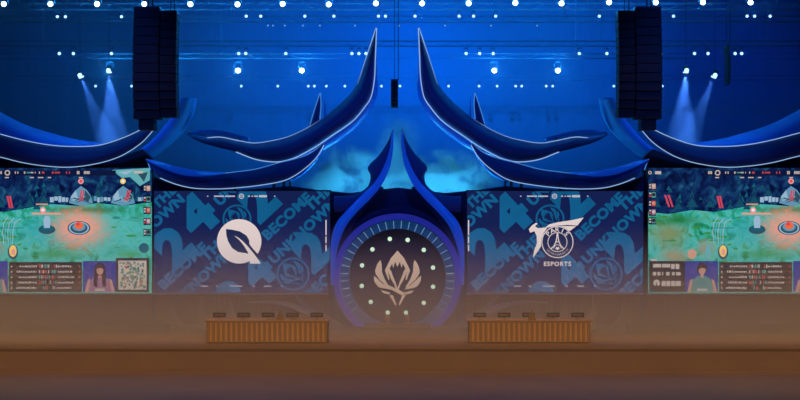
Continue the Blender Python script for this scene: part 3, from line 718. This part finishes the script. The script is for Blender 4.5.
# crest in relief
bm = B(); EP = Pic(0, 0)
crest(EP, bm, 0, 0, 1.0, 0)
for f in bm.faces: f.normal_update()
g = bmesh.ops.extrude_face_region(bm, geom=list(bm.faces))
for v in [e for e in g['geom'] if isinstance(e, bmesh.types.BMVert)]: v.co.y += 0.06
e_ = obj('crest', bm, M['logodim'], pt); e_.location = (0, -0.2, pc.z - DECK + (277 - 278) * 0.05)
e_['label'] = 'pale winged crest emblem'
s1 = thing('portal_step', 'low wide step on the deck in front of the portal', 'step', (pc.x, -1.8, DECK))
obj('step', box(B(), -1.6, 1.6, -0.4, 0.4, 0, 0.22, bev=0.02), M['deck'], s1)
obj('edge_light', box(B(), -1.5, 1.5, -0.43, -0.405, 0.12, 0.18), M['goldlit'], s1)
for sx in (-0.5, 0.5):
    bm = B(); cyl(bm, (0, 0, 0.2), 0.11, 'z', 0.4, 16); cyl(bm, (0, 0, 0.02), 0.16, 'z', 0.04, 16)
    o = obj('bollard', bm, M['goldlit'], None, loc=(pc.x + sx * 0.95, -1.55, DECK + 0.22))
    tag(o, 'short amber post on the portal step, %s one' % ('left' if sx < 0 else 'right'), 'post', 'posts on the portal step')

# ------------------------------------------------------------------ player desks
DY = -7.6
def desk(px0, px1, sd):
    a, b = P(px0, 343, DY), P(px1, 343, DY); w = b.x - a.x; cx = (a.x + b.x) / 2
    t = thing('player_desk', 'long player desk with upright gold slats, %s of the stage centre' % sd, 'desk', (cx, DY, DECK), 'player desks')
    obj('body', box(B(), -w / 2 + .04, w / 2 - .04, 0.06, 0.8, 0, 0.93), M['black'], t)
    bm = B(); n = 24
    for k in range(n):
        x = -w / 2 + w * (k + .5) / n; box(bm, x - w / n * .3, x + w / n * .3, -0.02, 0.06, 0.02, 0.94, bev=0.012)
    obj('slat_panel', bm, M['gold'], t)
    obj('tabletop', box(B(), -w / 2 - .04, w / 2 + .04, -0.04, 0.86, 0.93, 0.99, bev=0.012), M['gold'], t)
    obj('back_light', box(B(), -w / 2 + .06, w / 2 - .06, 0.045, 0.058, 0.05, 0.9), M['goldlit'], t)
    return t, cx, w
mon = None
for px0, px1, sd in ((205.5, 328.5, 'left'), (468, 591.5, 'right')):
    t, cx, w = desk(px0, px1, sd)
    for k in range(5):
        x = cx + (k - 2) * w / 5
        m_ = thing('monitor', 'player monitor on the %s gold desk, %s' % (sd, ('leftmost', 'second from left', 'middle one', 'second from right', 'rightmost')[k]), 'monitor', (x, DY + 0.45, DECK + 0.99), 'monitors on the player desks')
        if mon is None:
            bm = B(); box(bm, -.16, .16, -.1, .1, 0, .015, bev=.004); cyl(bm, (0, 0, .08), .02, 'z', .14, 8); obj('stand', bm, M['gold'], m_)
            hs = obj('housing', box(B(), -.28, .28, -.03, .02, .1, .3, bev=.01), M['black'], m_)
            obj('display', box(B(), -.26, .26, .021, .024, .115, .285), emis('monitor_glow', rgb(150, 150, 170), 0.6), hs)
            obj('back_stripe', box(B(), -.2, .2, -.034, -.03, .19, .22), M['goldlit'], hs)
            mon = m_
        else:
            for ch in mon.children: copy_tree(ch, m_)
    px = 280 if sd == 'left' else 532
    p = P(px, 320, DY + 0.15); tr = thing('gold_ornament', 'small pointed gold ornament standing on the %s player desk' % sd, 'ornament', (p.x, DY + 0.12, DECK + .99), 'ornaments on the player desks')
    bm = B(); box(bm, -.16, .16, -.06, .06, 0, .06, bev=.01); obj('base', bm, M['gold'], tr)
    bm = B(); prism(bm, [(-.15, -.03, .06), (.15, -.03, .06), (.11, -.03, .22), (.05, -.03, .3), (0, -.03, .46), (-.05, -.03, .3), (-.11, -.03, .22)], (0, .06, 0)); obj('crest', bm, M['gold'], tr)

# ------------------------------------------------------------------ trusses and lamps
def truss(Y, zc, x0, x1, label, h=0.36, lat=True, r=0.022):
    t = thing('lighting_truss', label, 'truss', ((x0 + x1) / 2, Y, zc), 'lighting trusses'); bm = B(); hw = (x1 - x0) / 2
    for dy in (-h / 2, h / 2):
        for dz in (-h / 2, h / 2): tube(bm, [(-hw, dy, dz), (hw, dy, dz)], r, 6)
    n = int((x1 - x0) / 0.8)
    for k in range(n):
        a = -hw + 2 * hw * k / n; b = -hw + 2 * hw * (k + 1) / n; f = 1 if k % 2 else -1
        for dy in (-h / 2, h / 2): tube(bm, [(a, dy, -f * h / 2), (b, dy, f * h / 2)], r * .5, 4)
    obj('lattice', bm, M['metal'], t)
    for k in range(5):
        x = -hw + 2 * hw * (k + .5) / 5; obj('hanging_cable', tube(B(), [(x, 0, h / 2 - .02), (x, 0, 30 - zc)], 0.018, 4), M['metal'], t)
    return t

def lamp_proto(kind):
    r = {'big': 0.14, 'small': 0.085, 'far': 0.11, 'farbig': 0.19, 'dim': 0.06}[kind]
    t = thing('stage_lamp', 'x', 'lamp', (0, 0, 0)); s = r / 0.1
    bm = B(); box(bm, -.10 * s, .10 * s, -.04 * s, .04 * s, 0.30 * s, .36 * s, bev=.008 * s)
    for sx in (-1, 1): box(bm, sx * .13 * s - .012 * s, sx * .13 * s + .012 * s, -.03 * s, .03 * s, -0.02 * s, .31 * s)
    box(bm, -.142 * s, .142 * s, -.03 * s, .03 * s, .28 * s, .31 * s)
    obj('yoke', bm, M['lampbody'], t)
    bm = B(); cyl(bm, (0, 0.02 * s, 0), .085 * s, Vector((0, 1, 0.25)), .24 * s, 18, r2=.06 * s); cyl(bm, (0, -.11 * s, -.028 * s), .115 * s, Vector((0, 1, 0.25)), .05 * s, 18)
    hs = obj('housing', bm, M['lampbody'], t)
    bm = B(); q = bmesh.ops.create_uvsphere(bm, u_segments=16, v_segments=10, radius=.1 * s)
    for v in bm.verts: v.co = Vector((v.co.x, v.co.y * .45 - .15 * s, v.co.z - .04 * s))
    for f in bm.faces: f.smooth = True
    obj('lens', bm, {'big': M['lampB'], 'farbig': M['lampB'], 'small': M['lampS'], 'far': M['lampS'], 'dim': M['lampD']}[kind], hs)
    return t, s
ORD = ['first', 'second', 'third', 'fourth', 'fifth', 'sixth', 'seventh', 'eighth', 'ninth', 'tenth', 'eleventh', 'twelfth', 'thirteenth', 'fourteenth', 'fifteenth', 'sixteenth', 'seventeenth', 'eighteenth', 'nineteenth', 'twentieth', 'twenty-first', 'twenty-second']
protos = {}; LAMPPOS = []
def lamps(kind, Y, pts, desc, group):
    for i, (px, py) in enumerate(sorted(pts)):
        p = P(px, py, Y)
        lab = '%s, %s from the left' % (desc, ORD[i])
        if kind not in protos: protos[kind] = lamp_proto(kind); t = protos[kind][0]
        else: t = copy_tree(protos[kind][0])
        s = protos[kind][1]
        t.location = (p.x, Y, p.z + .04 * s); tag(t, lab, 'lamp', group)
        if 'big' in kind: LAMPPOS.append((p.x, Y - .2 * s, p.z))
    return s
def _unused(kind): return {'big': .72, 'small': .36, 'far': .486, 'farbig': .864, 'dim': .216}[kind]
# top row of big lamps
r1 = [(5 + 46.6 * k, 4.2) for k in range(-0, 17)]
r1 = [(x, y) for x, y in r1]
lamps('big', 8, [(5.0, 4.6), (51.5, 4.6), (98, 4.6), (145, 4.6), (191, 4.8), (238, 5), (283, 4.5), (329, 5), (376, 4), (422, 4), (468.5, 4), (515, 3.5), (561, 4), (608.5, 3), (655, 3), (702, 3), (749.5, 3)], 'big bright white lamp in the topmost row', 'big lamps of the topmost row')
z = P(400, 4, 8).z + .04 * 2 + .72 + .18; truss(8, z, -26, 26, 'nearest lighting truss, at the top edge above the big lamps')
lamps('small', 11, [(x, 16.5) for x in (246.5, 261, 305, 334, 378.5, 385.5, 415, 459, 473.5, 495.5, 599, 621, 673, 746.5, 754, 769.5)] + [(x, 17) for x in (58, 66, 122, 170)], 'small blue-white lamp in the row under the big lamps', 'small lamps of the second row')
z = P(400, 16.5, 11).z + .04 + .36 + .18; truss(11, z, -28, 28, 'lighting truss of the second row, just under the big lamps', r=.018)
lamps('dim', 15, [(x, 25.8) for x in (268, 273, 285, 303, 320, 355, 399, 445, 491, 537)], 'faint tiny blue lamp on the unlit truss', 'faint lamps of the third row')
z = P(400, 25.8, 15).z + .024 + .216 + .18; truss(15, z, -26, 26, 'faint truss between the second and the fourth lamp row', r=.02)
lamps('far', 25, [(x, 53.8) for x in (60, 74, 112, 148, 239, 246, 286, 352, 359, 366, 466, 479.5, 493, 579, 606.5, 660, 694, 707.5, 734.5, 741)], 'small blue-white lamp in the row crossing the horn tips', 'small lamps of the fourth row')
z = P(400, 53.8, 25).z + .054 + .486 + .18; truss(25, z, -36, 36, 'long far truss crossing behind the horn tips', r=.02)
lamps('farbig', 32, [(x, 71) for x in (110, 174, 238.5, 302, 494, 557.5)], 'big bright lamp in the lower far row', 'big lamps of the lower far row')
z = P(400, 71, 32).z + .096 + .864 + .18; truss(32, z, -34, 34, 'far truss carrying the lower row of big lamps', r=.018)
lamps('far', 44, [(x, 86.3) for x in (96, 132, 241.5, 278, 308.5, 314.5, 326.5, 345, 381.5, 400, 448.5, 479, 497, 515.5, 521.5, 546, 552.5, 613.5, 662)], 'small blue lamp in the lowest far row', 'small lamps of the lowest far row')
z = P(400, 86.3, 44).z + .054 + .486 + .18; truss(44, z, -40, 40, 'lowest and farthest lighting truss before the back wall', r=.018)

# beam lamps on drop bars, with their haze beams
def volmat(name, dens, aniso=0.2, col=(1, 1, 1, 1)):
    m = bpy.data.materials.new(name); m.use_nodes = True; nt = m.node_tree; N = nt.nodes; L = nt.links
    N.remove(N['Principled BSDF']); v = N.new('ShaderNodeVolumeScatter')
    v.inputs['Density'].default_value = dens; v.inputs['Anisotropy'].default_value = aniso; v.inputs['Color'].default_value = col
    L.new(v.outputs[0], N['Material Output'].inputs['Volume']); return m
beamhaze = volmat('beam_haze', 0.06, 0.0)
def spot(name, loc, tgt, energy, col, ang, blend=.3, size=.3):
    l = bpy.data.lights.new(name, 'SPOT'); l.energy = energy; l.color = col; l.spot_size = math.radians(ang); l.spot_blend = blend; l.shadow_soft_size = size
    o = bpy.data.objects.new(name, l); C.objects.link(o); o.location = loc
    o.rotation_euler = (Vector(tgt) - Vector(loc)).to_track_quat('-Z', 'Y').to_euler(); return o
def point(name, loc, energy, col, size=.3):
    l = bpy.data.lights.new(name, 'POINT'); l.energy = energy; l.color = col; l.shadow_soft_size = size
    o = bpy.data.objects.new(name, l); C.objects.link(o); o.location = loc; return o
def area(name, loc, tgt, energy, col, sx, sy, spread=180):
    l = bpy.data.lights.new(name, 'AREA'); l.shape = 'RECTANGLE'; l.size = sx; l.size_y = sy; l.energy = energy; l.color = col; l.spread = math.radians(spread)
    o = bpy.data.objects.new(name, l); C.objects.link(o); o.location = loc
    o.rotation_euler = (Vector(tgt) - Vector(loc)).to_track_quat('-Z', 'Y').to_euler(); return o
for i, (a, b, rr, wch, pw) in enumerate((((686, 72.5), (681, 146), 1.05, 'right side, the brighter of two', 700), ((715, 77.5), (687, 146), 0.75, 'right side, the slanting one', 350), ((109, 72.5), (114, 146), 1.05, 'left side, the brighter of two', 700), ((80, 77.5), (108, 146), 0.75, 'left side, the slanting one', 350))):
    A, Bq = P(*a, 6), P(*b, 6)
    t = thing('beam_lamp', 'hanging beam lamp throwing a blue shaft down, %s' % wch, 'lamp', A + Vector((0, 0, .2)), 'beam lamps')
    bm = B(); cyl(bm, (0, 0, 0), .13, (Bq - A), .34, 16, r2=.16); obj('housing', bm, M['black'], t)
    d = (Bq - A).normalized(); bm = B(); cyl(bm, Vector((0, 0, 0)) + d * .19, .15, d, .05, 16); cyl(bm, d * .1 + Vector((0, -.17, 0)), .12, 'y', .03, 16); obj('lens', bm, M['lampS'], t)
    bm = B(); tube(bm, [(0, 0, .1), (0, 0, 29.9 - A.z)], .008, 5); obj('hanging_cable', bm, M['black'], t)
    bm = B(); A2 = A + Vector((0, 0, .2)) + d * .26; L_ = (Bq - A2).length; cyl(bm, A2 + d * L_ / 2, .14, d, L_, 24, r2=rr)
    o = obj('light_beam_haze', bm, beamhaze); tag(o, 'pale blue haze shaft below the beam lamp, %s' % wch, 'haze', 'haze shafts', 'stuff')
    spot('beam_spot', A2 + d * .02, Bq, pw * 8, (.05, .22, 1), 2 * math.degrees(math.atan(rr / L_)) + 1, .35, .05)

# hanging speaker clusters
def array(cols, Y, label, topz, grp):
    p0 = cols[0]
    c = P((cols[0][0] + cols[-1][1]) / 2, cols[-1][3], Y)
    t = thing('hanging_speaker_array', label, 'speaker', (c.x, Y, c.z), grp)
    for (x0, x1, ya, yb, n) in cols:
        for k in range(n):
            a, b = P(x0, ya + (yb - ya) * k / n, Y), P(x1, ya + (yb - ya) * (k + .94) / n, Y)
            bw = (b.x - a.x); yy = -0.25 * math.sin(math.pi * k / n)
            bm = B(); box(bm, a.x - c.x, b.x - c.x, yy - .3, yy + .5, b.z - c.z, a.z - c.z, bev=.02)
            o = obj('cabinet', bm, M['blackgrille'], t)
        a, b = P(x0, ya, Y), P(x1, ya, Y); bm = B(); box(bm, a.x - c.x, b.x - c.x, -.3, .5, a.z - c.z, a.z - c.z + .12)
        m = (a.x + b.x) / 2 - c.x; tube(bm, [(m, .1, a.z - c.z + .1), (m, .1, 29.9 - c.z)], .015, 6); tube(bm, [(m + .2, .1, a.z - c.z + .1), (m + .2, .1, 29.9 - c.z)], .02, 6)
        obj('rigging_frame', bm, M['black'], t)
    bm = B()
    for (x0, x1, ya, yb, n) in cols: 
        a, b = P(x0, ya, Y), P(x1, yb, Y); box(bm, a.x - c.x + .1, b.x - c.x - .1, .0, .3, b.z - c.z + .05, a.z - c.z)
    obj('spine', bm, M['black'], t)
array([(617, 633, 14, 118, 12), (634, 660, 10, 120, 12), (640, 655, 121, 131, 1)], -4, 'huge black speaker cluster hanging right of centre above the outer wing', 30, 'hanging speaker clusters')
array([(140, 155, 121, 131, 1), (135, 161, 10, 120, 12), (162, 178, 14, 118, 12)], -4, 'huge black speaker cluster hanging at the left above the outer wing', 30, 'hanging speaker clusters')
array([(391, 398, 82, 108, 6)], 3, 'small dark speaker column hanging between the two horns', 30, 'small hanging column')
array([(725.5, 728.5, 47, 85, 9)], 14, 'thin faint speaker line hanging right of the slanting beam', 30, 'thin hanging line')
bm0 = None
for (x, y) in ((388, 87), ):
    pass

# ------------------------------------------------------------------ smoke behind the claws
def smoke(name, c, rx, ry, rz, dens, label, seed, scale=0.45, lo=.44):
    m = bpy.data.materials.new(name + '_mat'); m.use_nodes = True; nt = m.node_tree; N = nt.nodes; L = nt.links
    N.remove(N['Principled BSDF']); v = N.new('ShaderNodeVolumeScatter'); v.inputs['Anisotropy'].default_value = 0.1
    tc = N.new('ShaderNodeTexCoord'); nz = N.new('ShaderNodeTexNoise'); nz.noise_dimensions = '4D'; nz.inputs['W'].default_value = seed
    nz.inputs['Scale'].default_value = scale; nz.inputs['Detail'].default_value = 4; nz.inputs['Roughness'].default_value = .58; nz.inputs['Distortion'].default_value = .8
    L.new(tc.outputs['Object'], nz.inputs['Vector'])
    dv = N.new('ShaderNodeVectorMath'); dv.operation = 'DIVIDE'; dv.inputs[1].default_value = (rx, ry, rz); L.new(tc.outputs['Object'], dv.inputs[0])
    ln = N.new('ShaderNodeVectorMath'); ln.operation = 'LENGTH'; L.new(dv.outputs[0], ln.inputs[0])
    f1 = N.new('ShaderNodeMapRange'); f1.inputs[1].default_value = 1.0; f1.inputs[2].default_value = .35; f1.inputs[3].default_value = 0; f1.inputs[4].default_value = 1; L.new(ln.outputs['Value'], f1.inputs[0])
    f2 = N.new('ShaderNodeMapRange'); f2.inputs[1].default_value = lo; f2.inputs[2].default_value = lo + .13; L.new(nz.outputs['Fac'], f2.inputs[0])
    mu = N.new('ShaderNodeMath'); mu.operation = 'MULTIPLY'; L.new(f1.outputs[0], mu.inputs[0]); L.new(f2.outputs[0], mu.inputs[1])
    m2 = N.new('ShaderNodeMath'); m2.operation = 'MULTIPLY'; m2.inputs[1].default_value = dens; L.new(mu.outputs[0], m2.inputs[0]); L.new(m2.outputs[0], v.inputs['Density'])
    L.new(v.outputs[0], N['Material Output'].inputs['Volume'])
    bm = B(); bmesh.ops.create_icosphere(bm, subdivisions=3, radius=1.0)
    for q in bm.verts: q.co = Vector((q.co.x * rx, q.co.y * ry, q.co.z * rz))
    o = obj('smoke_cloud', bm, m, loc=c); tag(o, label, 'smoke', 'smoke behind the claws', 'stuff'); return o
SY = 4.5
smoke('smoke_a', P(346, 177, SY), 3.0, 1.5, 1.9, 9, 'cyan smoke cloud left of the left claw', 1.3, .7, .5)
smoke('smoke_b', P(398, 158, SY), 1.5, 1.3, 2.9, 2.2, 'blue smoke plume rising between the two claws', 4.1, .6, .44)
smoke('smoke_c', P(455, 176, SY), 3.0, 1.5, 1.6, 10, 'cyan smoke cloud right of the right claw', 7.7, .7, .5)

# ------------------------------------------------------------------ light
def haze_box(name, x0, x1, y0, y1, z0, z1, m, label):
    o = obj(name, box(B(), x0, x1, y0, y1, z0, z1), m); tag(o, label, 'haze', None, 'stuff'); return o
haze_box('hall_haze', -47.5, 47.5, 7.2, 49.5, 1.2, 29.8, volmat('hall_haze', HZ, 0.3), 'thin blue haze filling the hall behind the stage')
# added low haze standing in for a brown tint, thinning out with height
m = volmat('added_tint_haze', 0.1, 0.0); nt = m.node_tree; N = nt.nodes; L = nt.links
v = [x for x in N if x.type == 'VOLUME_SCATTER'][0]
tc = N.new('ShaderNodeTexCoord'); sp = N.new('ShaderNodeSeparateXYZ'); L.new(tc.outputs['Object'], sp.inputs[0])
mr = N.new('ShaderNodeMapRange'); mr.interpolation_type = 'SMOOTHSTEP'; mr.inputs[1].default_value = 0.5; mr.inputs[2].default_value = 6.4; mr.inputs[3].default_value = LOWD; mr.inputs[4].default_value = 0
L.new(sp.outputs['Z'], mr.inputs[0]); L.new(mr.outputs[0], v.inputs['Density'])
haze_box('added_tint_haze', -29, 29, -8.6, -1.6, 1.02, 6.6, m, 'added thin amber haze low in front of the screens, imitating a brown tint')
CY = (.06, .55, 1.0); BL = (.01, .16, 1.0); DB = (.01, .07, 1.0)
for px, e in ((340, 240), (366, 620), (400, 260), (438, 400), (462, 460)):
    p = P(px, 198, SY); point('smoke_light', (p.x, SY - 1.9, p.z - .2), e, (.04, .52, 1), .2)
for q in LAMPPOS:
    point('lamp_glow', (q[0], q[1] - .7, q[2] - .1), 260 if q[1] < 20 else 380, (.01, .32, 1.0), .1)
for x, z_, e, col, an in ((-6, 21, 40000, (.0, .15, 1), 62), (9, 21, 46000, (.0, .17, 1), 62), (1, 12, 19000, (0, .12, 1), 60), (-24, 16, 5000, (0, .04, 1), 60), (25, 18, 12000, (0, .015, 1), 60)):
    spot('wall_wash', (x, 20, 27), (x * 1.1, 50, z_), e, col, an, 1.0, .5)
for x in (-14, 0, 14):
    spot('front_wash', (x, -16, 22), (x * 1.05, 0, 8.5), 4300, (.02, .13, 1), 46, .9, .6)
for x in (-11, 11):
    spot('side_kick', (x * 2.2, -6, 19), (x * .9, 1, 9), 4000, (.03, .25, 1), 50, .9, .4)
for x in (-12, 0, 10):
    spot('truss_fill', (x, -2, 27), (x * 1.1, 26, 16), 4500, (.0, .17, 1), 60, 1.0, .5)  # added unseen spots lifting the trusses out of silhouette
area('amber_tint_fill', (0, -6.2, 18.5), (0, -6.2, 0), AMB, (1, .48, .16), 56, 2.0, 26)  # added unseen light turning the low haze and deck brown
area('fascia_tint_fill', (0, -40, 15), (0, -9.5, 0), 620, (1, .58, .30), 50, 1.5, 24)  # added unseen warm light browning the stage front
area('floor_tint_fill', (0, -24, 19), (0, -11, 0), AMB * .9, (1, .60, .38), 56, 2.0, 40)  # added unseen warm light browning the floor before the stage

w = bpy.data.worlds.new('hall_air'); SC.world = w; w.use_nodes = True
w.node_tree.nodes['Background'].inputs[0].default_value = (.01, .04, .2, 1); w.node_tree.nodes['Background'].inputs[1].default_value = 0.3

cam = bpy.data.cameras.new('camera'); co = bpy.data.objects.new('camera', cam); C.objects.link(co)
cam.sensor_width = 36; cam.sensor_fit = 'HORIZONTAL'; cam.lens = 54; cam.clip_end = 400; cam.clip_start = .1
co.location = (CAMX, CAMY, CAMZ); co.rotation_euler = (math.pi / 2, 0, 0)
SC.camera = co
SC.view_settings.view_transform = 'Standard'; SC.view_settings.look = 'None'; SC.view_settings.exposure = 0; SC.view_settings.gamma = 1; SC.view_settings.use_curve_mapping = False
